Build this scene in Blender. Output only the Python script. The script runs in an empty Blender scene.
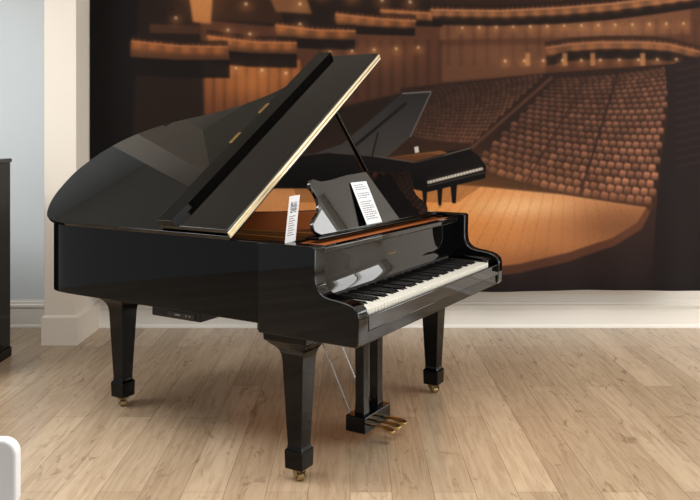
import bpy, bmesh, math, random
import numpy as np
from mathutils import Vector, Matrix
random.seed(3); np.random.seed(3)
C = bpy.context.scene.collection
F, YH, H = 780.0, 135.0, 1.41           # focal length in pixels, horizon row, eye height

# ------------------------------------------------------------------ materials
def lin(c):
    return tuple(((x/255)/12.92 if x/255 <= .04045 else ((x/255+.055)/1.055)**2.4) for x in c)
def mat(name, rgb, rough=.5, metal=0., coat=0., spec=.5, noise=None):
    m = bpy.data.materials.new(name); m.use_nodes = True
    nt = m.node_tree; b = nt.nodes['Principled BSDF']
    col = (*lin(rgb), 1)
    b.inputs['Base Color'].default_value = col
    b.inputs['Roughness'].default_value = rough
    b.inputs['Metallic'].default_value = metal
    b.inputs['Coat Weight'].default_value = coat
    b.inputs['Coat Roughness'].default_value = .03
    b.inputs['Specular IOR Level'].default_value = spec
    if noise:
        sc, amt = noise
        tc = nt.nodes.new('ShaderNodeTexCoord'); n = nt.nodes.new('ShaderNodeTexNoise')
        n.inputs['Scale'].default_value = sc; n.inputs['Detail'].default_value = 4
        nt.links.new(tc.outputs['Object'], n.inputs['Vector'])
        mx = nt.nodes.new('ShaderNodeMix'); mx.data_type = 'RGBA'
        mx.inputs['A'].default_value = tuple(x*(1-amt) for x in col[:3])+(1,)
        mx.inputs['B'].default_value = tuple(min(1, x*(1+amt)) for x in col[:3])+(1,)
        nt.links.new(n.outputs['Fac'], mx.inputs['Factor'])
        nt.links.new(mx.outputs['Result'], b.inputs['Base Color'])
    return m
M = {}
M['black'] = mat('black_polish', (2, 2, 2), .01, 0, .0, .22, (3, .25))
M['arm'] = mat('black_arm_polish', (2, 2, 2), .01, 0, .0, .33, (3, .25))
M['gloss'] = mat('black_mirror_polish', (2, 2, 2), .01, 0, .0, .44, (3, .25))
M['desk'] = mat('black_desk_polish', (3, 3, 3), .01, 0, .0, .62, (3, .25))
M['lid'] = mat('black_lid_polish', (2, 2, 2), .01, 0, .0, .36, (3, .25))
M['flap'] = mat('black_flap_polish', (3, 3, 3), .01, 0, .0, .58, (3, .25))
M['black_in'] = mat('black_satin', (8, 8, 8), .3, 0, 0, .3, noise=(6, .2))
M['cabinet'] = mat('black_cabinet_lacquer', (6, 6, 6), .1, 0, 0, .1, noise=(6, .2))
M['brass'] = mat('brass', (196, 164, 106), .3, 1., noise=(20, .12))
M['caster'] = mat('caster_brass', (168, 146, 104), .35, .85, noise=(40, .2))
M['hinge'] = mat('pale_brass', (236, 224, 194), .28, .4, noise=(60, .12))
M['steel'] = mat('steel', (190, 188, 182), .25, 1., noise=(20, .1))
M['grey'] = mat('grey_plastic', (110, 110, 110), .5, noise=(20, .1))
M['ivory'] = mat('ivory', (218, 215, 204), .25, noise=(8, .03))
M['ebony'] = mat('ebony', (10, 10, 10), .15, 0, 0, .5, noise=(8, .2))
M['wood'] = mat('inner_wood', (156, 86, 42), .35, noise=(9, .25))
M['sound'] = mat('soundboard_spruce', (186, 122, 66), .4, noise=(7, .2))
M['gold'] = mat('gold_plate', (196, 150, 78), .35, .6, noise=(12, .1))
M['felt'] = mat('dark_felt', (22, 18, 18), .9, noise=(40, .2))
M['card'] = mat('card_white', (212, 214, 217), .45, noise=(5, .02))
M['ink'] = mat('ink', (124, 126, 134), .6, noise=(30, .2))
M['inkd'] = mat('mid_ink', (92, 94, 102), .6, noise=(30, .2))
M['wall'] = mat('wall_paint', (241, 238, 231), .7, noise=(2, .02))
M['wallc'] = mat('wall_bluish_lit_paint', (223, 231, 234), .7, noise=(2, .02))  # same wall as the back one, its bluish light put into the colour
M['trim'] = mat('trim_paint', (246, 242, 234), .4, noise=(3, .02))
M['pillar'] = mat('pillar_paint', (244, 235, 222), .6, noise=(2, .02))
M['ceil'] = mat('ceiling_paint', (225, 225, 222), .8, noise=(2, .02))
M['white'] = mat('white_plastic', (232, 234, 237), .35, noise=(5, .02))
M['chrome'] = mat('chrome', (200, 202, 205), .15, 1., noise=(10, .05))

def floor_mat():
    m = bpy.data.materials.new('oak_planks'); m.use_nodes = True
    nt = m.node_tree; L = nt.links; b = nt.nodes['Principled BSDF']
    tc = nt.nodes.new('ShaderNodeTexCoord'); mp = nt.nodes.new('ShaderNodeMapping')
    mp.inputs['Rotation'].default_value = (0, 0, math.radians(90))
    L.new(tc.outputs['Object'], mp.inputs['Vector'])
    br = nt.nodes.new('ShaderNodeTexBrick')
    br.offset = .37; br.inputs['Scale'].default_value = 1
    br.inputs['Brick Width'].default_value = 1.3; br.inputs['Row Height'].default_value = .165
    br.inputs['Mortar Size'].default_value = .0012; br.inputs['Mortar Smooth'].default_value = .3
    br.inputs['Color1'].default_value = (*lin((198, 176, 148)), 1)
    br.inputs['Color2'].default_value = (*lin((174, 152, 125)), 1)
    br.inputs['Mortar'].default_value = (*lin((126, 105, 84)), 1)
    L.new(mp.outputs['Vector'], br.inputs['Vector'])
    def noise(scale_vec, sc, det, dist):
        mp2 = nt.nodes.new('ShaderNodeMapping'); mp2.inputs['Scale'].default_value = scale_vec
        L.new(tc.outputs['Object'], mp2.inputs['Vector'])
        n = nt.nodes.new('ShaderNodeTexNoise'); n.inputs['Scale'].default_value = sc; n.inputs['Detail'].default_value = det
        n.inputs['Roughness'].default_value = .65; n.inputs['Distortion'].default_value = dist
        L.new(mp2.outputs['Vector'], n.inputs['Vector']); return n
    def ramp(n, p0, c0, p1, c1):
        rp = nt.nodes.new('ShaderNodeValToRGB')
        rp.color_ramp.elements[0].position = p0; rp.color_ramp.elements[0].color = (*c0, 1)
        rp.color_ramp.elements[1].position = p1; rp.color_ramp.elements[1].color = (*c1, 1)
        L.new(n.outputs['Fac'], rp.inputs['Fac']); return rp
    def mul(a, bb, f):
        mx = nt.nodes.new('ShaderNodeMix'); mx.data_type = 'RGBA'; mx.blend_type = 'MULTIPLY'; mx.inputs['Factor'].default_value = f
        L.new(a, mx.inputs['A']); L.new(bb, mx.inputs['B']); return mx.outputs['Result']
    g = ramp(noise((16, 1.3, 1), 2.2, 8, 1.0), .36, (.64, .56, .49), .58, (1.03, 1.02, 1.01))
    k = ramp(noise((6, 2.2, 1), 1.8, 6, 1.8), .30, (.42, .34, .27), .41, (1, 1, 1))
    c = mul(mul(br.outputs['Color'], g.outputs['Color'], .55), k.outputs['Color'], .7)
    L.new(c, b.inputs['Base Color'])
    b.inputs['Roughness'].default_value = .24
    b.inputs['Specular IOR Level'].default_value = .46
    return m
M['floor'] = floor_mat()

# ------------------------------------------------------------------ mesh helpers
def link(name, bm, mats, parent=None, bevel=0., smooth=True, segs=2, ang=35, recalc=True):
    if recalc: bmesh.ops.recalc_face_normals(bm, faces=bm.faces[:])
    me = bpy.data.meshes.new(name); bm.to_mesh(me); bm.free()
    for m in (mats if isinstance(mats, (list, tuple)) else [mats]): me.materials.append(m)
    if smooth:
        me.polygons.foreach_set('use_smooth', [True]*len(me.polygons))
        me.set_sharp_from_angle(angle=math.radians(ang))
    o = bpy.data.objects.new(name, me); C.objects.link(o)
    if parent: o.parent = parent
    if bevel:
        b = o.modifiers.new('bevel', 'BEVEL'); b.width = bevel; b.segments = segs
        b.limit_method = 'ANGLE'; b.angle_limit = math.radians(50); b.harden_normals = True
    return o
def box(bm, x0, x1, y0, y1, z0, z1, mi=0):
    vs = [bm.verts.new(p) for p in [(x0,y0,z0),(x1,y0,z0),(x1,y1,z0),(x0,y1,z0),(x0,y0,z1),(x1,y0,z1),(x1,y1,z1),(x0,y1,z1)]]
    for f in [(0,3,2,1),(4,5,6,7),(0,1,5,4),(1,2,6,5),(2,3,7,6),(3,0,4,7)]:
        bm.faces.new([vs[i] for i in f]).material_index = mi
def prism(bm, loop, vec):
    a = [bm.verts.new(p) for p in loop]; v = Vector(vec)
    b = [bm.verts.new(Vector(p)+v) for p in loop]
    bm.faces.new(a); bm.faces.new(b[::-1])
    n = len(a)
    for i in range(n): bm.faces.new([a[i], b[i], b[(i+1)%n], a[(i+1)%n]])
def tube(bm, p, q, r, n=12, r2=None):
    p, q = Vector(p), Vector(q); d = (q-p).normalized()
    a = d.orthogonal().normalized(); b = d.cross(a); r2 = r if r2 is None else r2
    A = [bm.verts.new(p+r*(a*math.cos(t)+b*math.sin(t))) for t in [2*math.pi*i/n for i in range(n)]]
    B = [bm.verts.new(q+r2*(a*math.cos(t)+b*math.sin(t))) for t in [2*math.pi*i/n for i in range(n)]]
    for i in range(n): bm.faces.new([A[i], A[(i+1)%n], B[(i+1)%n], B[i]])
    bm.faces.new(A[::-1]); bm.faces.new(B)
def stack(bm, secs, cx, cy):           # square cross-sections: (z, half_x, half_y)
    rings = [[bm.verts.new((cx+sx*hx, cy+sy*hy, z)) for sx, sy in ((-1,-1),(1,-1),(1,1),(-1,1))] for z, hx, hy in secs]
    for r, s in zip(rings, rings[1:]):
        for i in range(4): bm.faces.new([r[i], r[(i+1)%4], s[(i+1)%4], s[i]])
    bm.faces.new(rings[0][::-1]); bm.faces.new(rings[-1])
def B(): return bmesh.new()
def catmull(P, n=8):
    out = []
    for i in range(len(P)-1):
        p0 = P[max(i-1,0)]; p1 = P[i]; p2 = P[i+1]; p3 = P[min(i+2,len(P)-1)]
        for k in range(n):
            t = k/n
            out.append(tuple(.5*((2*b)+(c-a)*t+(2*a-5*b+4*c-d)*t*t+(-a+3*b-3*c+d)*t**3) for a,b,c,d in zip(p0,p1,p2,p3)))
    out.append(tuple(P[-1])); return out
def tag(o, label=None, cat=None, group=None, kind=None):
    if label: o['label'] = label
    if cat: o['category'] = cat
    if group: o['group'] = group
    if kind: o['kind'] = kind
    return o
def empty(name, loc, rz=0):
    o = bpy.data.objects.new(name, None); C.objects.link(o); o.location = loc; o.rotation_euler = (0,0,rz)
    o.empty_display_size = .1; return o

# ------------------------------------------------------------------ room
WY, CZ, RX = 5.73, 3.15, 5.3
bm = B(); box(bm, -5, RX, -3, WY+.1, -.05, 0); tag(link('floor', bm, M['floor'], smooth=False), kind='structure')
bm = B(); box(bm, -5, RX, -1.2, WY+.1, CZ, CZ+.05); tag(link('ceiling', bm, M['ceil'], smooth=False), kind='structure')
bm = B(); box(bm, -1.86, RX, WY, WY+.1, 0, CZ); tag(link('wall_back', bm, M['wall'], smooth=False), kind='structure')
bm = B(); box(bm, -5, -2.04, WY, WY+.1, 0, CZ); tag(link('wall_left', bm, M['wallc'], smooth=False), kind='structure')
bm = B(); box(bm, RX, RX+.1, -3, WY+.1, 0, CZ); tag(link('wall_right', bm, M['wall'], smooth=False), kind='structure')
bm = B(); box(bm, -2.055, -1.84, 5.24, WY+.1, 0, CZ); tag(link('wall_pillar', bm, M['pillar'], bevel=.004), kind='structure')
BP = [(0,0),(.036,0),(.036,.010),(.030,.022),(.023,.024),(.023,.128),(.010,.133),(.010,.146),(.027,.150),(.027,.164),(.012,.172),(.012,.188),(.004,.192),(.004,.2),(0,.2)]
def baseboard(name, x0, x1, y):
    bm = B(); prism(bm, [(x0,y-a,b) for a,b in BP], (x1-x0,0,0))
    return tag(link(name, bm, M['trim'], ang=20), kind='structure')
baseboard('baseboard_back', -1.84, RX, WY)
baseboard('baseboard_left', -5, -2.055, WY)
bm = B()                                    # plain mitred run around the pillar
path = [(-2.055,WY,-1,0),(-2.055,5.24,-1,-1),(-1.84,5.24,1,-1),(-1.84,WY,1,0)]
PP = [(0,0),(.014,0),(.014,.185),(.004,.197),(0,.2)]
rings = [[bm.verts.new((x+dx*a, y+dy*a, b)) for a,b in PP] for x,y,dx,dy in path]
for r,s in zip(rings, rings[1:]):
    for i in range(len(PP)-1): bm.faces.new([r[i],r[i+1],s[i+1],s[i]])
tag(link('baseboard_pillar', bm, M['pillar'], ang=20), kind='structure')
# window beyond the right end of the banner
bm = B()
for b_ in ((3.75,3.83,.35,2.5),(4.97,5.05,.35,2.5),(3.83,4.97,.35,.43),(3.83,4.97,2.42,2.5),(4.38,4.42,.43,2.42)):
    box(bm, b_[0], b_[1], WY-.07, WY, b_[2], b_[3])
tag(link('window_1', bm, M['trim'], bevel=.004), kind='structure')

# ------------------------------------------------------------------ printed banner, painted per vertex
SS = 3; GR = 1.4                                  # supersampling, vertices per pixel
X0, X1, Y0, Y1 = 90, 705, -34, 291
S = GR*SS
Wd, Hd = int(round((X1-X0)*GR))*SS, int(round((Y1-Y0)*GR))*SS
img = np.zeros((Hd, Wd, 3), np.float32); GY, GX = np.mgrid[0:Hd, 0:Wd].astype(np.float32); GX = GX/S+X0; GY = GY/S+Y0
img[:] = (34, 23, 18)
def poly(pts, col, a=1., col2=None):
    xs = [p[0] for p in pts]; ys = [p[1] for p in pts]
    i0 = max(0, int((min(ys)-Y0)*S)-1); i1 = min(Hd, int((max(ys)-Y0)*S)+2)
    j0 = max(0, int((min(xs)-X0)*S)-1); j1 = min(Wd, int((max(xs)-X0)*S)+2)
    if i1 <= i0 or j1 <= j0: return
    gx = GX[i0:i1, j0:j1]; gy = GY[i0:i1, j0:j1]; m = np.zeros(gx.shape, bool)
    n = len(pts)
    for k in range(n):
        (xa, ya), (xb, yb) = pts[k], pts[(k+1) % n]
        if ya == yb: continue
        m ^= ((ya > gy) != (yb > gy)) & (gx < (xb-xa)*(gy-ya)/(yb-ya)+xa)
    c = np.array(col, float)*np.ones(gx.shape+(1,))
    if col2 is not None:                    # vertical gradient
        t = ((gy-min(ys))/max(1e-6, max(ys)-min(ys)))[..., None]
        c = np.array(col)*(1-t)+np.array(col2)*t
    s = img[i0:i1, j0:j1]; s[m] = s[m]*(1-a)+c[m]*a
def dot(x, y, r, col, a=1., ry=None):
    ry = ry or r
    i0 = max(0, int((y-ry*3-Y0)*S)); i1 = min(Hd, int((y+ry*3-Y0)*S)+1); j0 = max(0, int((x-r*3-X0)*S)); j1 = min(Wd, int((x+r*3-X0)*S)+1)
    if i1 <= i0 or j1 <= j0: return
    w = np.exp(-((GX[i0:i1,j0:j1]-x)/r)**2-((GY[i0:i1,j0:j1]-y)/ry)**2)[..., None]*a
    s = img[i0:i1,j0:j1]; s[:] = s*(1-w)+np.array(col)*w
def line(x0, y0, x1, y1, w, col, a=1.):
    d = math.hypot(x1-x0, y1-y0); nx, ny = -(y1-y0)/d*w/2, (x1-x0)/d*w/2
    poly([(x0+nx,y0+ny),(x1+nx,y1+ny),(x1-nx,y1-ny),(x0-nx,y0-ny)], col, a)
def blur(r):                                # r in photo pixels
    global img
    s = img; r = r*S; n = int(math.ceil(2.5*r))
    k = np.exp(-(np.arange(-n, n+1)/r)**2/2); k = (k/k.sum()).astype(np.float32)
    for ax in (0, 1):
        pad = [(0,0)]*3; pad[ax] = (n, n); q = np.pad(s, pad, mode='edge'); o = np.zeros_like(s)
        for t, wt in enumerate(k): o += wt*(q[t:t+s.shape[0]] if ax == 0 else q[:, t:t+s.shape[1]])
        s = o
    img = s
def light(x, y, r, col=(255,230,186)):
    dot(x, y+2, r*6, (220,148,84), .3, r*5); dot(x, y, r*1.1, col, .95)
# hall walls
poly([(90,-34),(140,-34),(132,160),(90,292)], (19,14,13))
poly([(200,20),(310,30),(440,18),(725,2),(725,70),(545,74),(440,84),(300,116),(204,116)], (88,54,37), 1, (70,43,31))
poly([(440,18),(690,6),(690,34),(440,40)], (120,79,55), .7); poly([(440,46),(545,44),(545,74),(440,82)], (106,69,49), .6)
poly([(205,56),(300,60),(312,116),(205,116)], (164,97,52), 1, (98,56,33))
for x in range(212, 312, 11): poly([(x,58),(x+3.4,58),(x+3.4,116),(x,116)], (70,40,24), .55)
for x in range(318, 440, 12): poly([(x,40),(x+4,40),(x+4,100),(x,100)], (48,30,22), .5)
for x in range(446, 700, 13): poly([(x,20),(x+4,20),(x+4,66),(x,66)], (64,40,30), .4)
poly([(187,-20),(214,-20),(211,24),(193,22)], (226,160,96), 1, (186,118,66))
poly([(214,-34),(262,-34),(285,24),(212,20)], (56,35,24)); poly([(262,-20),(300,-20),(312,14),(276,12)], (140,92,58), .85)
poly([(300,-34),(430,-34),(430,6),(330,10)], (38,25,19))
poly([(430,-34),(725,-34),(725,-14),(650,-3),(560,6),(430,7)], (48,31,24))
dot(252,82,30,(206,126,64),.5,18); dot(380,55,34,(150,96,62),.4,16); dot(600,30,60,(150,104,72),.5,10); dot(500,54,40,(128,86,60),.4,12); dot(200,0,26,(190,120,66),.3,22)
blur(.8)
def balcony(pts, col, sh=12):
    n = len(pts)//2; up = pts[:n]; lo = pts[n:]
    poly(lo+[(x,y+sh) for x,y in lo[::-1]], (20,14,12), .9)
    poly([(x,y-6) for x,y in up]+up[::-1], (34,22,17), .7)
    for p,q in zip(up, up[1:]):             # heads and seat tops peeping above the rail
        k = int((q[0]-p[0])/5)
        for i in range(k):
            f = (i+.5)/k; v = random.uniform(.7,1.15)
            dot(p[0]+(q[0]-p[0])*f, p[1]+(q[1]-p[1])*f-1.8, 1.5, (106*v,66*v,47*v), .9)
    poly(pts, col, 1, tuple(c*.5 for c in col))
    for p,q in zip(up, up[1:]):
        line(p[0],p[1],q[0],q[1],1.3,tuple(min(255,c*1.34) for c in col))
        line(p[0],p[1]+3.2,q[0],q[1]+3.2,.9,tuple(c*.58 for c in col),.6)
    for p,q in zip(up, up[1:]):             # joints between the front panels, pools of amber light
        k = max(1, int((q[0]-p[0])/14))
        for i in range(k):
            f = i/k; x = p[0]+(q[0]-p[0])*f; y = p[1]+(q[1]-p[1])*f; line(x,y+1,x,y+(lo[-1][1]-up[0][1])*.9,.9,tuple(c*.48 for c in col),.4)
            dot(x+6,y+4,6,(min(255,col[0]*1.5),min(255,col[1]*1.4),col[2]*1.2),.5,4)
balcony([(380,10),(410,12),(442,14),(442,21),(410,20),(380,18)], (142,92,60), 6)
balcony([(335,14),(380,19),(416,21),(415,28),(380,27),(336,25)], (146,94,60), 8)
balcony([(275,25),(315,30),(356,31),(355,40),(315,39),(277,37)], (148,94,58), 10)
balcony([(207,36),(252,42),(297,43),(297,54),(252,53),(208,49)], (148,93,56), 14)
balcony([(131,41),(180,46),(228,47),(230,60),(180,60),(130,57)], (142,88,54), 18)
balcony([(430,10),(500,11),(560,8),(610,4),(650,-1),(725,-12),(725,-5),(650,6),(610,11),(560,15),(500,17),(432,16)], (152,104,73), 9)
balcony([(545,48),(570,44),(600,42),(640,42),(668,44),(700,52),(700,59),(668,51),(640,49),(600,49),(570,51),(546,56)], (126,84,59), 10)
poly([(150,24),(200,26),(200,34),(150,33)], (70,44,31))
for x in (525,562,590,640): poly([(x,53),(x+5,53),(x+5,66),(x,66)], (180,126,83), .75)
blur(.35)
for a,b in ((322,-6),(352,-3),(382,0),(410,2),(300,4),(246,4)): light(a,b,1.3)
for x in range(462, 700, 17): light(x, 28-(x-455)*.02, .9)
for x in range(505, 690, 19): light(x, 61-(x-505)*.01, 1.0)
for x in range(330, 440, 22): light(x, 52-(x-330)*.05, 1.0)
for x,y in ((236,68),(262,70),(286,73),(176,18),(228,30),(250,34),(300,24)): light(x,y,1.1)
# seating
def seats(fl, fr, bl, br, rows, n0, n1, p, bright, bow):
    def pt(a, b):
        x, y = tuple((fl[i]*(1-a)+fr[i]*a)*(1-b)+(bl[i]*(1-a)+br[i]*a)*b for i in (0,1))
        return x, y+bow*4*a*(1-a)*(1-b*.6)
    bs = [1-(1-i/rows)**p for i in range(rows+1)]
    for i in range(rows-1, -1, -1):
        b = bs[i]; hgt = bs[i+1]-bs[i]; n = int(round(n0+(n1-n0)*i/rows))
        for k in range(n):
            a0 = (k+.07+.45*(i%2))/(n+.45); a1 = a0+.86/(n+.45)
            (xa,ya),(xb,yb),(xc,yc),(xd,yd) = pt(a0,b), pt(a1,b), pt(a1,b+hgt*.98), pt(a0,b+hgt*.98)
            v = bright*random.uniform(.80,1.12)*(1.0-.34*b)*(.80+.34*a0)
            base = tuple(c*v for c in (124,82,62))
            w, hh_ = xb-xa, (ya-yd)
            sx = (xd-xa)*.5
            P_ = [(xa+w*.03,ya),(xb-w*.03,yb),(xb+sx*.4,yb-hh_*.5),(xb-w*.01+sx*.9,yb-hh_*.78),(xb-w*.09+sx,yb-hh_*.91),(xb-w*.24+sx,yb-hh_*.97),(xa+w*.24+sx,ya-hh_*.97),(xa+w*.09+sx,ya-hh_*.91),(xa+w*.01+sx*.9,ya-hh_*.78),(xa+sx*.4,ya-hh_*.5)]
            poly(P_, tuple(min(255,c*1.24) for c in base), 1, tuple(c*.46 for c in base))
            line(xa+w*.22+sx,ya-hh_*.90,xb-w*.22+sx,yb-hh_*.90,max(.6,hh_*.10),tuple(min(255,c*1.4) for c in base),.6)
poly([(400,88),(548,73),(672,64),(668,120),(652,212),(470,176),(404,140)], (42,27,21))
seats((398,134),(474,144),(432,87),(546,74), 21, 20, 20, 1.25, .78, 2)
seats((470,166),(655,205),(556,78),(672,66), 22, 21, 18, 1.35, 1.16, 6)
line(471,148,552,77,3.0,(78,51,40)); line(578,200,618,72,2.6,(44,28,23),.9); line(524,186,588,75,2.0,(46,29,24),.8)
blur(.35)
# stage
poly([(230,196),(330,178),(478,186),(560,194),(646,207),(637,222),(611,238),(570,252),(520,263),(470,268),(230,270)], (208,148,98), 1, (156,98,58))
dot(400,218,120,(244,156,78),.8,44); dot(520,206,56,(240,190,138),.75,11); dot(630,226,62,(104,64,42),.75,26); dot(550,264,70,(116,72,46),.55,14)
for k in range(26):
    x = 240+k*16; line(x, 268, x*.6+520*.4+20, 186, .9, (124,74,44), .28)
poly([(646,207),(650,213),(641,230),(613,247),(571,262),(520,273),(470,278),(230,278),(230,270),(470,268),(520,263),(570,252),(611,238),(637,222)], (96,58,40), 1, (74,46,34))
poly([(652,208),(725,180),(725,292),(230,292),(230,277),(470,277),(520,272),(571,261),(613,246),(641,229)], (60,39,32), 1, (30,22,22))
blur(.6)
# right dark side
poly([(664,66),(725,50),(725,292),(650,292),(656,206),(670,120)], (36,26,24), .96, (26,20,20))
for y in range(70,170,8): line(676,y,720,y-8,2.2,(58,39,32),.4)
# pictured piano
dot(330,166,60,(40,26,21),.85,20); dot(400,197,70,(236,150,74),.5,8)
poly([(286,174),(470,176),(484,184),(458,202),(300,202)], (96,56,30), .35)
poly([(300,158),(342,144),(402,93),(431,91),(411,136),(380,163)], (38,36,36), 1, (66,61,58))
line(402,93.5,431,91.5,1.2,(116,110,104)); line(431,92,410,137,1.2,(98,92,87)); line(352,148,406,103,3,(20,18,18))
poly([(240,162),(330,152),(374,156),(402,160),(440,152),(468,148),(478,155),(486,166),(485,178),(427,192),(414,189),(240,188)], (20,16,15), 1, (8,7,7))
poly([(386,157.5),(408,154.5),(440,150.5),(448,152.5),(414,161.5)], (126,80,44), 1, (92,56,32))
for k in range(7): line(392+k*6,157-k*.5,413+k*4,160.6-k*1.0,.7,(66,39,23),.8)
line(240,162,330,152,1.0,(60,52,48)); line(374,156,414,162,1.1,(84,75,68)); line(330,152.5,374,156,1.0,(64,56,52)); line(414,162.5,450,153.5,.8,(84,75,68))
line(372,156,378,132,1.4,(14,12,12))
poly([(444,155),(470,148),(473,155),(447,163)], (12,10,10)); line(444,155,470,148,.9,(116,104,94))
poly([(414,147),(418,146),(419,152),(415,153)], (206,198,188))
poly([(427,180),(482,166.4),(483,169.6),(427.6,183.8)], (206,198,184))
poly([(426.4,177.6),(481.5,164),(482.2,167),(427,181)], (28,23,22))
line(427,186,485,172,.9,(72,64,58))
for k in range(18): x=429+k*3.05; line(x,180.4-k*.76,x+.4,183.2-k*.76,.5,(60,52,48),.8)
for x in (422,437): poly([(x,188),(x+5.4,187.2),(x+4.2,205),(x+1.2,205)], (10,9,9)); poly([(x+1,205),(x+4.6,205),(x+4,207.4),(x+1.6,207.4)], (160,118,62))
poly([(450,183),(457,181.4),(455.8,203),(452,203)], (10,9,9))
blur(.25)
# darkened bottom hem and left edge
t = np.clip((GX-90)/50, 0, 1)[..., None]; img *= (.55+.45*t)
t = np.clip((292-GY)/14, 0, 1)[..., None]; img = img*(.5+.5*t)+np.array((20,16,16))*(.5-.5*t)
img *= 1+.07*np.random.randn(Hd, Wd, 1)
img = np.clip(img, 4, 255).reshape(Hd//SS, SS, Wd//SS, SS, 3).mean((1,3))/255
img = np.where(img <= .04045, img/12.92, ((img+.055)/1.055)**2.4)
hh, ww = img.shape[:2]; MY = 5.5
jx, iy = np.meshgrid(np.arange(ww), np.arange(hh))
px = X0+jx*(X1-X0)/(ww-1); py = Y0+iy*(Y1-Y0)/(hh-1)
sag = np.clip((py-150)/140, 0, 1)
wav = (.010*np.sin(px*.045+.6)+.006*np.sin(px*.11))*sag
zz = H+(YH-py)*MY/F + .006*np.sin(px*.021+1.2)*np.clip((py-230)/60,0,1)
co = np.stack([(px-350)*MY/F, MY+wav, zz], -1).reshape(-1,3)
idx = (iy*ww+jx)
quads = np.stack([idx[:-1,:-1], idx[1:,:-1], idx[1:,1:], idx[:-1,1:]], -1).reshape(-1,4)
me = bpy.data.meshes.new('printed_cloth')
me.vertices.add(len(co)); me.vertices.foreach_set('co', co.ravel())
me.loops.add(quads.size); me.loops.foreach_set('vertex_index', quads.ravel().astype(np.int32))
me.polygons.add(len(quads)); me.polygons.foreach_set('loop_start', np.arange(0, quads.size, 4, dtype=np.int32))
me.update(calc_edges=True)
ca = me.color_attributes.new('print', 'FLOAT_COLOR', 'POINT')
ca.data.foreach_set('color', np.concatenate([img.reshape(-1,3), np.ones((hh*ww,1))], 1).ravel())
me.polygons.foreach_set('use_smooth', [True]*len(me.polygons))
mm = bpy.data.materials.new('printed_fabric'); mm.use_nodes = True
at = mm.node_tree.nodes.new('ShaderNodeAttribute'); at.attribute_name = 'print'
mm.node_tree.links.new(at.outputs['Color'], mm.node_tree.nodes['Principled BSDF'].inputs['Base Color'])
mm.node_tree.nodes['Principled BSDF'].inputs['Roughness'].default_value = .6
mm.node_tree.nodes['Principled BSDF'].inputs['Specular IOR Level'].default_value = .12
me.materials.append(mm)
mtop = H+(YH-Y0)*MY/F; mx0, mx1 = (X0-350)*MY/F, (X1-350)*MY/F
bd = empty('fabric_banner', ((mx0+mx1)/2, WY-.01, mtop))
tag(bd, 'large printed fabric banner picturing a warm concert hall with rows of seats and a stage', 'banner')
cl = bpy.data.objects.new('printed_cloth', me); C.objects.link(cl); cl.parent = bd; cl.location = -bd.location
bm = B(); tube(bm, (mx0-bd.location.x, MY-bd.location.y, .0), (mx1-bd.location.x, MY-bd.location.y, .0), .016); link('hanging_rod', bm, M['steel'], bd)
for x in (mx0+.3, 0, mx1-.3):
    bm = B(); box(bm, x-.015-bd.location.x, x+.015-bd.location.x, MY-.01-bd.location.y, WY-bd.location.y, .012, .03); link('bracket', bm, M['steel'], bd)

# ------------------------------------------------------------------ grand piano (local x = bass to treble, y = front to tail)
P = empty('grand_piano', (-.2207, 3.188, 0), math.radians(59))
tag(P, 'glossy black grand piano with its lid propped open in front of the concert hall banner', 'piano')
HU, HZ, TH = -.09, .985, math.radians(33.4)
ct, st = math.cos(TH), math.sin(TH)
def LP(s, v, t=0.): return Vector((HU+s*ct-t*st, v, HZ+s*st+t*ct))     # a point on the raised lid
ctrl = [(0,1.30),(.012,1.41),(.06,1.50),(.2,1.59),(.40,1.638),(.55,1.622),(.69,1.57),(.81,1.47),(.895,1.34),(.955,1.2),(1.01,1.06),(1.09,.92),(1.2,.80),(1.34,.70),(1.46,.60),(1.54,.48),(1.57,.36)]
curve = catmull(ctrl, 6)
lid_loop = [(0,.28)]+[(0,.28+.17*i) for i in range(1,6)]+curve+[(1.57,.28)]
rim_line = [(0,.10)]+lid_loop+[(1.57,.10)]
def offset(line, d):
    out = []
    for i,(x,y) in enumerate(line):
        a = Vector(line[max(i-1,0)]); b = Vector(line[min(i+1,len(line)-1)]); t = (b-a).normalized()
        out.append((x+t.y*d+HU, y-t.x*d))
    return out
outer, inner = offset(rim_line, .027), offset(rim_line, .072)
RB, RT = .635, .970
def ustrip(bm, A, Bn, z0, z1, mi_in=0):
    r = [[bm.verts.new((p[0],p[1],z)) for p in L_] for L_ in (A,Bn) for z in (z0,z1)]
    a0,a1,b0,b1 = r
    for i in range(len(A)-1):
        bm.faces.new([a0[i],a0[i+1],a1[i+1],a1[i]])
        bm.faces.new([b0[i],b1[i],b1[i+1],b0[i+1]]).material_index = mi_in
        bm.faces.new([a1[i],a1[i+1],b1[i+1],b1[i]]); bm.faces.new([a0[i],b0[i],b0[i+1],a0[i+1]])
    for k in (0,-1): bm.faces.new([a0[k],a1[k],b1[k],b0[k]])
bm = B(); ustrip(bm, outer, inner, RB, RT, 1); link('rim', bm, [M['black'], M['wood']], P, bevel=.004)
inn2 = offset(rim_line, .0715)
bm = B(); prism(bm, [(x,y,.80) for x,y in inn2], (0,0,.012)); tag(link('soundboard', bm, M['sound'], P), 'warm spruce soundboard')
bm = B(); ustrip(bm, inn2, offset(rim_line, .14), .84, .855)
for u0,u1,v1 in ((.02,.16,1.42),(.36,.44,1.46),(.70,.69,1.36),(1.0,.86,.98)):
    prism(bm, [(u0-.016,.12,.85),(u0+.016,.12,.85),(u1+.012,v1,.85),(u1-.012,v1,.85)], (0,0,.025))
box(bm, -.01, 1.395, .10, .17, .845, .872)
tag(link('iron_plate', bm, M['gold'], P), 'gold painted iron frame')
bm = B(); box(bm, -.012, 1.403, -.060, .07, .80, .949); tag(link('pin_block', bm, M['wood'], P, bevel=.003), 'reddish brown wooden block')
bm = B()
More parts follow.
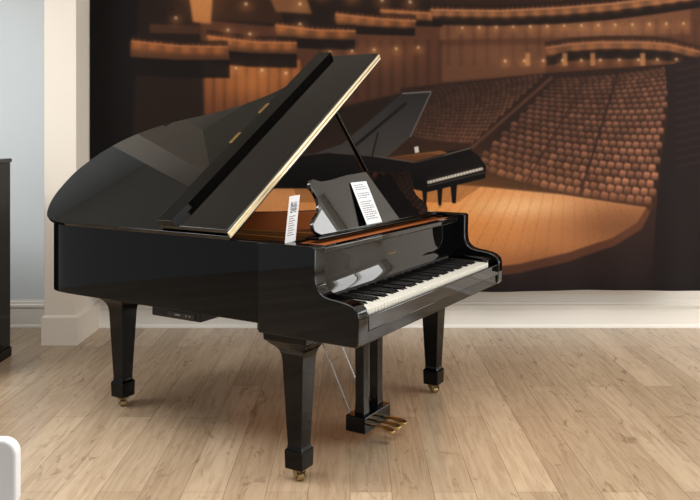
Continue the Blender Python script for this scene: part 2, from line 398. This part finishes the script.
for k in range(70):
    u = .03+k*.0192; v1 = 1.42-.95*(k/69)**1.5
    tube(bm, (u,.13,.882), (u+.05*(1-k/69),v1,.866), .0012, 4)
tag(link('strings', bm, M['steel'], P), kind='stuff')
bm = B(); box(bm, .02, 1.36, .19, .215, .888, .93); link('damper_rail', bm, M['black_in'], P, bevel=.003)
# keybed, arms
bm = B(); box(bm, -.055, 1.445, -.338, .16, .602, .655); link('keybed', bm, M['black'], P, bevel=.006)
prof = [(.125,.606),(.125,RT+.004),(-.148,RT+.004),(-.154,.964),(-.152,.87),(-.154,.84),(-.160,.818),(-.172,.801),(-.192,.789),(-.222,.781),(-.26,.777),(-.295,.771),(-.325,.760),(-.344,.743),(-.351,.718),(-.349,.66),(-.347,.615),(-.337,.605)]
for u, w_ in ((-.094, .081), (1.404, .060)):
    bm = B(); prism(bm, [(u,v,z) for v,z in prof], (w_,0,0)); link('arm', bm, M['gloss'] if u > 1 else M['arm'], P, bevel=.008, segs=3)
for u0,u1 in ((-.013,.001),(1.312,1.404)):
    bm = B(); prism(bm, [(u0,v,z) for v,z in [(-.08,.65),(-.08,.772),(-.20,.760),(-.29,.752),(-.318,.742),(-.322,.65)]], (u1-u0,0,0))
    link('cheek_block', bm, M['gloss'], P, bevel=.003)
bm = B(); box(bm, -.013, 1.404, -.349, -.331, .655, .714)
link('key_slip', bm, M['gloss'], P, bevel=.005, segs=3)
# keys
K0, KW = .003, 1.307/52
bm = B(); box(bm, .0018, KW-.0018, -.327, -.082, .68, .732)
wk = link('white_key', bm, M['ivory'], P, bevel=.0012); wk.location.x = K0
bm = B()
prism(bm, [(-.0064,-.278,.715),(.0064,-.278,.715),(.0064,-.082,.715),(-.0064,-.082,.715)], (0,0,.015))
a = [bm.verts.new(p) for p in [(-.0064,-.278,.730),(.0064,-.278,.730),(.0064,-.082,.730),(-.0064,-.082,.730)]]
b = [bm.verts.new(p) for p in [(-.0044,-.266,.741),(.0044,-.266,.741),(.0044,-.082,.742),(-.0044,-.082,.742)]]
for i in range(4): bm.faces.new([a[i],a[(i+1)%4],b[(i+1)%4],b[i]])
bm.faces.new(b)
bk = link('black_key', bm, M['ebony'], P, bevel=.0012); first = True
for i in range(52):
    if i:
        o = wk.copy(); C.objects.link(o); o.parent = P; o.location.x = K0+i*KW
    if i < 51 and i % 7 not in (1, 4):       # A0 B0 | C D E F G A B ...
        o = bk if first else bk.copy()
        if not first: C.objects.link(o); o.parent = P
        first = False; o.location.x = K0+(i+1)*KW
bm = B(); box(bm, -.012, 1.31, -.322, -.082, .656, .682); link('key_frame', bm, M['black_in'], P)
# fallboard and top rail
fp = [(-.098,.752),(-.093,.765),(-.088,.79),(-.086,.83),(-.085,.88),(-.085,.925),(-.066,.925),(-.066,.752)]
bm = B(); prism(bm, [(-.012,v,z) for v,z in fp], (1.415,0,0)); fb = link('fallboard', bm, M['arm'], P, ang=50)
bm = B()
for k,(du,w,h) in enumerate([(-.036,.008,.008),(-.022,.007,.006),(-.011,.007,.006),(.0,.007,.006),(.011,.007,.006),(.022,.008,.008)]):
    z = .845; box(bm, .68+du, .68+du+w*.35, -.0872, -.085, z, z+h); box(bm, .68+du, .68+du+w*.9, -.0872, -.085, z, z+.002)
tag(link('emblem', bm, M['brass'], fb), 'small gold lettering')
bm = B(); box(bm, -.012, 1.403, -.128, -.084, .930, .957); link('top_rail', bm, M['gloss'], P, bevel=.006, segs=3)
bm = B(); box(bm, .003, 1.31, -.098, -.084, .733, .752); link('key_felt', bm, M['felt'], P)
# lid
bm = B()
prism(bm, [LP(s,v,-.022) for s,v in lid_loop], LP(0,0,.022)-LP(0,0,0)); lid = link('lid', bm, M['lid'], P, bevel=.004, segs=3)
bm = B()
fl = [(.012,.284),(.012,.672),(1.545,.672),(1.566,.655),(1.566,.284)]
prism(bm, [LP(s,v,.005) for s,v in fl], LP(0,0,.021)-LP(0,0,0))
flap = link('lid_front_flap', bm, M['flap'], P, bevel=.003, segs=3)
bm = B()
mo = [(.578,.025),(.580,.056),(.668,.056),(.674,.048),(.674,.025)]
prism(bm, [LP(.008,v,t_) for v,t_ in mo], LP(1.548,0,0)-LP(0,0,0))
link('edge_moulding', bm, M['black'], flap, bevel=.0015)
for s in (.62,.90):
    bm = B(); prism(bm, [LP(s,.664,.040),LP(s,.682,.040),LP(s+.09,.682,.040),LP(s+.09,.664,.040)], LP(0,0,.019)-LP(0,0,0))
    tag(link('clasp', bm, M['brass'], flap, bevel=.002), 'small brass clasp')
# folded piano hinge: two narrow leaves and a pin between them
lh = None
for t0,t1 in ((-.012,-.001),(.007,.017)):
    bm = B()
    prism(bm, [LP(.005,.283,t0),LP(.005,.276,t0),LP(1.565,.276,t0),LP(1.565,.283,t0)], LP(0,0,t1)-LP(0,0,t0))
    o = link('hinge_leaf' if lh else 'lid_hinge', bm, M['hinge'], lh or P, bevel=.001)
    if not lh: lh = tag(o, 'long pale brass hinge strip along the folded edge')
bm = B(); tube(bm, LP(.005,.279,.003), LP(1.565,.279,.003), .004, 8); link('hinge_pin', bm, M['brass'], lh)
bm = B(); tube(bm, (1.40,.33,.955), LP(1.04,.31,-.022), .015, 14, .012); link('prop_stick', bm, M['black'], P)
# music desk
half = [(.525,0),(.563,.020),(.568,.050),(.545,.078),(.508,.098),(.482,.126),(.474,.158),(.484,.190),(.500,.214),(.494,.240),(.465,.254),(.430,.250),(.395,.242),(.31,.246),(.16,.262),(0,.271)]
half = catmull(half, 6)
lp = [(x,h) for x,h in half]+[(-x,h) for x,h in half[::-1][1:]]
tl = math.radians(20); MC = .735
def DP(du, h, t=0.): return Vector((MC+du, .012+h*math.sin(tl)-t*math.cos(tl), .975+h*math.cos(tl)+t*math.sin(tl)))
bm = B(); prism(bm, [DP(x,h) for x,h in lp], DP(0,0,-.018)-DP(0,0,0)); link('music_desk', bm, M['desk'], P, bevel=.005, segs=3, ang=40)
bm = B(); box(bm, .14, 1.33, -.022, .05, .960, .975); link('desk_shelf', bm, M['gloss'], P, bevel=.004)
for u in (.0, 1.36):
    bm = B(); box(bm, u, u+.03, -.03, .36, .948, .961); link('desk_rail', bm, M['black_in'], P, bevel=.002)
# legs
def leg(u, v, ca):
    bm = B()
    stack(bm, [(.045,.030,.030),(.052,.042,.042),(.124,.044,.044),(.134,.036,.036),(.15,.0345,.0345),(.49,.050,.050),(.515,.053,.053),(.535,.060,.060),(.552,.072,.072),(.566,.088,.088),(.578,.098,.098),(.582,.104,.104),(.61,.106,.106)], u, v)
    lg = link('leg', bm, M['black'], P, bevel=.003, segs=3)
    d = Vector((math.cos(ca), math.sin(ca), 0)); n = Vector((-d.y, d.x, 0)); c = Vector((u,v,0))+d*.014
    bm = B(); tube(bm, (u,v,.039), (u,v,.047), .030, 16)
    for s in (-1,1):
        q_ = c+n*s*.018; prism(bm, [q_+Vector((0,0,.042))-d*.040, q_+Vector((0,0,.042))+d*.016, q_+Vector((0,0,.028))+d*.018, q_+Vector((0,0,.012))+d*.006, q_+Vector((0,0,.012))-d*.008, q_+Vector((0,0,.030))-d*.040], n*s*.004)
    tag(link('caster', bm, M['caster'], lg), 'brass caster')
    bm = B(); q_ = c+Vector((0,0,.0175)); tube(bm, q_-n*.014, q_+n*.014, .0175, 24)
    tube(bm, q_-n*.024, q_+n*.024, .005, 12)
    tag(link('caster_wheel', bm, M['caster'], lg, bevel=.002), 'brass wheel')
leg(.015, -.005, 4.0); leg(1.285, -.02, 4.0); leg(.262, 1.283, 4.0)
for u,v in ((.262,1.283),):
    bm = B(); box(bm, u-.14, u+.14, v-.10, v+.10, .602, .66); link('leg_block', bm, M['black_in'], P, bevel=.004)
bm = B(); box(bm, .0, .16, .36, 1.36, .645, .70); box(bm, .55, .64, .16, 1.40, .645, .70); box(bm, -.0, 1.40, .16, .24, .645, .72)
link('back_beams', bm, M['black_in'], P)
# pedal lyre
LU, LV = .57, -.02
bm = B()
for s in (-1,1): stack(bm, [(.12,.028,.025),(.20,.025,.022),(.57,.028,.024),(.604,.036,.030)], LU+s*.066, LV)
box(bm, LU-.13, LU+.13, LV-.03, LV+.05, .585, .604)
ly = link('pedal_lyre', bm, M['black'], P, bevel=.003)
bm = B(); box(bm, LU-.125, LU+.125, LV-.048, LV+.055, .05, .125); link('pedal_box', bm, M['black'], ly, bevel=.006)
for k in (-1,0,1):
    bm = B(); u = LU+k*.062
    path = [(-.045,.009,.076),(-.085,.010,.078),(-.108,.013,.077),(-.130,.020,.073),(-.152,.021,.068),(-.163,.013,.064)]
    rr = [[bm.verts.new((u+sx*w, LV+dv, z+sz*.005)) for sx,sz in ((-1,-1),(1,-1),(1,1),(-1,1))] for dv,w,z in path]
    for r,s in zip(rr, rr[1:]):
        for i in range(4): bm.faces.new([r[i],r[(i+1)%4],s[(i+1)%4],s[i]])
    bm.faces.new(rr[0][::-1]); bm.faces.new(rr[-1])
    tag(link('pedal', bm, M['brass'], ly, bevel=.002), 'polished brass pedal')
for s in (-1,1):
    bm = B(); tube(bm, (LU+s*.07, LV+.05, .10), (LU+s*.07, LV+.34, .655), .0048, 10); tag(link('brace_rod', bm, M['steel'], ly), 'thin steel rod')
# control box hung beneath the rim
bm = B(); box(bm, -.050, .12, .47, .76, .594, .637); cb = link('control_box', bm, M['black_in'], P, bevel=.004)
bm = B(); box(bm, -.054, -.0495, .50, .66, .602, .626); link('front_panel', bm, M['ebony'], cb, bevel=.001)
for v,w_ in ((.525,.008),(.545,.008),(.585,.03)):
    bm = B(); box(bm, -.0555, -.0535, v, v+w_, .611, .617); tag(link('button', bm, M['grey'], cb), 'small grey button')

# ------------------------------------------------------------------ cards on the piano: gridded sheets, inked cells in a second material slot
RZ = math.radians(59); PM = Matrix.Translation((-.2207,3.188,0)) @ Matrix.Rotation(RZ,4,'Z')
def printed(na, nh, fn, bm, seed, lead=4, thick=2, margin=3):
    rnd = random.Random(seed); ink = np.zeros((nh, na), bool)
    h = nh-margin-thick; row = 0
    while h > margin:
        a = margin
        end = na-margin if row % 3 else int(na*.72)
        if row not in (3, 7):
            while a < end-2:
                w = rnd.randint(2, 6); ink[h:h+thick, a:min(a+w, end)] = True; a += w+1
        h -= lead; row += 1
    g = [[bm.verts.new(fn(i/na, j/nh)) for i in range(na+1)] for j in range(nh+1)]
    for j in range(nh):
        for i in range(na):
            bm.faces.new([g[j][i],g[j][i+1],g[j+1][i+1],g[j+1][i]]).material_index = int(ink[j,i])
# paper leaning on the music desk
t0_ = PM @ DP(-.085, .004, .01)
def W(p): return (PM @ p) - t0_
bm = B(); printed(40, 80, lambda a,h: W(DP(-.165+.15*a, .004+.215*h, .0235-.018*h)), bm, 5, 4, 2, 5)
o = link('price_card', bm, [M['card'], M['ink']], None, recalc=False); o.location = t0_
so = o.modifiers.new('thickness', 'SOLIDIFY'); so.thickness = .0016
tag(o, 'white printed card leaning against the middle of the black music desk', 'card')
# thin card standing on the bass-side rim, turned well away from the viewer, with a small strut behind it
base = math.atan2(.57,.82); ZL = .188
def lf(f, z):
    aa = base-math.radians(27)
    return Vector((-.036+.024*z/ZL+f*.092*math.cos(aa), .012-.006*z/ZL+f*.092*math.sin(aa), .001+z))
bm = B(); na, nh = 20, 60
g = [[bm.verts.new(lf(i/na, j/nh*ZL)) for i in range(na+1)] for j in range(nh+1)]
rnd = random.Random(4)
for j in range(nh):
    for i in range(na):
        dark = (38 <= j < 52 and 4 <= i < 16 and rnd.random() < .72) or (8 <= j < 35 and j % 3 < 1 and 3 <= i < 12+(j*7) % 6)
        bm.faces.new([g[j][i],g[j][i+1],g[j+1][i+1],g[j+1][i]]).material_index = int(dark)
m0, m1 = g[0][na], g[24][na]                    # strut joined to the card's far edge
e0 = bm.verts.new(m0.co+Vector((-.006,.034,0)))
bm.faces.new([m0, e0, m1])
o = link('leaning_leaflet', bm, [M['card'], M['inkd']], None, smooth=False, recalc=False)
o.location = PM @ Vector((-.042,-.012,RT+.004)); o.rotation_euler.z = RZ
so = o.modifiers.new('thickness', 'SOLIDIFY'); so.thickness = .001; so.offset = 0
tag(o, 'thin white leaflet with grey print standing on the near side rim of the grand piano', 'leaflet')

# ------------------------------------------------------------------ black cabinet at left edge
cb = empty('black_cabinet', (-2.86, 4.70, 0))
bm = B(); box(bm, -.68, .69, -.26, .285, .06, 1.235); link('body', bm, M['cabinet'], cb, bevel=.004)
bm = B(); box(bm, -.70, .70, -.285, .29, 1.235, 1.262); link('top', bm, M['black'], cb, bevel=.008, segs=3)
bm = B(); box(bm, -.69, .697, -.275, .288, 0, .06); link('plinth', bm, M['cabinet'], cb, bevel=.003)
for s in (-1,1):
    bm = B(); x0,x1 = sorted((s*.005, s*.67)); box(bm, x0, x1, -.28, -.26, .075, 1.22); link('door', bm, M['cabinet'], cb, bevel=.004)
tag(cb, 'tall black cabinet cut off at the left edge beside the pale pillar', 'cabinet')

# ------------------------------------------------------------------ white chair in the near corner
ch = empty('white_chair', (-.868, 1.32, 0))
def rrect(x0,x1,z0,z1,r,n=8):
    out = []
    for cx,cz,a in ((x1-r,z1-r,0),(x0+r,z1-r,90),(x0+r,z0+r,180),(x1-r,z0+r,270)):
        out += [(cx+r*math.cos(math.radians(a+90*k/n)), cz+r*math.sin(math.radians(a+90*k/n))) for k in range(n+1)]
    return out
bm = B(); prism(bm, [(x,.18,z) for x,z in rrect(-.225,.225,.680,.822,.03)], (0,.03,0)); link('backrest', bm, M['white'], ch, bevel=.008, segs=3)
bm = B(); prism(bm, [(x,y,.44) for x,y in rrect(-.225,.225,-.22,.2,.05)], (0,0,.03)); link('seat', bm, M['white'], ch, bevel=.01, segs=3)
for sx in (-1,1):
    bm = B(); tube(bm, (sx*.17,.195,.45), (sx*.17,.2,.70), .011); link('back_post', bm, M['chrome'], ch)
    for sy in (-1,1):
        bm = B(); tube(bm, (sx*.17,sy*.16,.445), (sx*.20,sy*.2,0), .012, 12, .010); link('leg', bm, M['chrome'], ch)
tag(ch, 'white chair with a rounded backrest corner in the near left corner', 'chair')

# ------------------------------------------------------------------ light
def area(name, loc, target, size, power, col=(1,1,1)):
    l = bpy.data.lights.new(name, 'AREA'); l.shape = 'RECTANGLE'; l.size, l.size_y = size; l.energy = power; l.color = col
    o = bpy.data.objects.new(name, l); C.objects.link(o); o.location = loc
    o.rotation_euler = (Vector(target)-Vector(loc)).to_track_quat('-Z','Y').to_euler(); return o
area('window_light', (5.2, 2.6, 1.6), (0,2.6,1.2), (3.0,2.2), 126, (.98,.99,1))
area('back_window_light', (4.40, WY-.03, 1.42), (4.40,0,1.42), (1.14,1.98), 42, (.98,.99,1))
area('ceiling_light', (.0, 2.4, CZ-.03), (.0,2.4,0), (3.8,1.2), 112, (1,.985,.96))
area('ceiling_light_left', (-3.4, 3.4, CZ-.03), (-3.4,3.4,0), (1.2,1.2), 74, (.98,.99,1))
w = bpy.data.worlds.new('room'); bpy.context.scene.world = w; w.use_nodes = True
w.node_tree.nodes['Background'].inputs['Color'].default_value = (.96,.98,1,1)
w.node_tree.nodes['Background'].inputs['Strength'].default_value = .52
bpy.context.scene.view_settings.view_transform = 'Standard'

cam = bpy.data.cameras.new('camera'); co_ = bpy.data.objects.new('camera', cam); C.objects.link(co_)
co_.location = (0,0,H); co_.rotation_euler = (math.radians(90),0,0)
cam.sensor_width = 36; cam.lens = F/700*36; cam.shift_y = (YH-250)/700; cam.clip_start = .05
bpy.context.scene.camera = co_
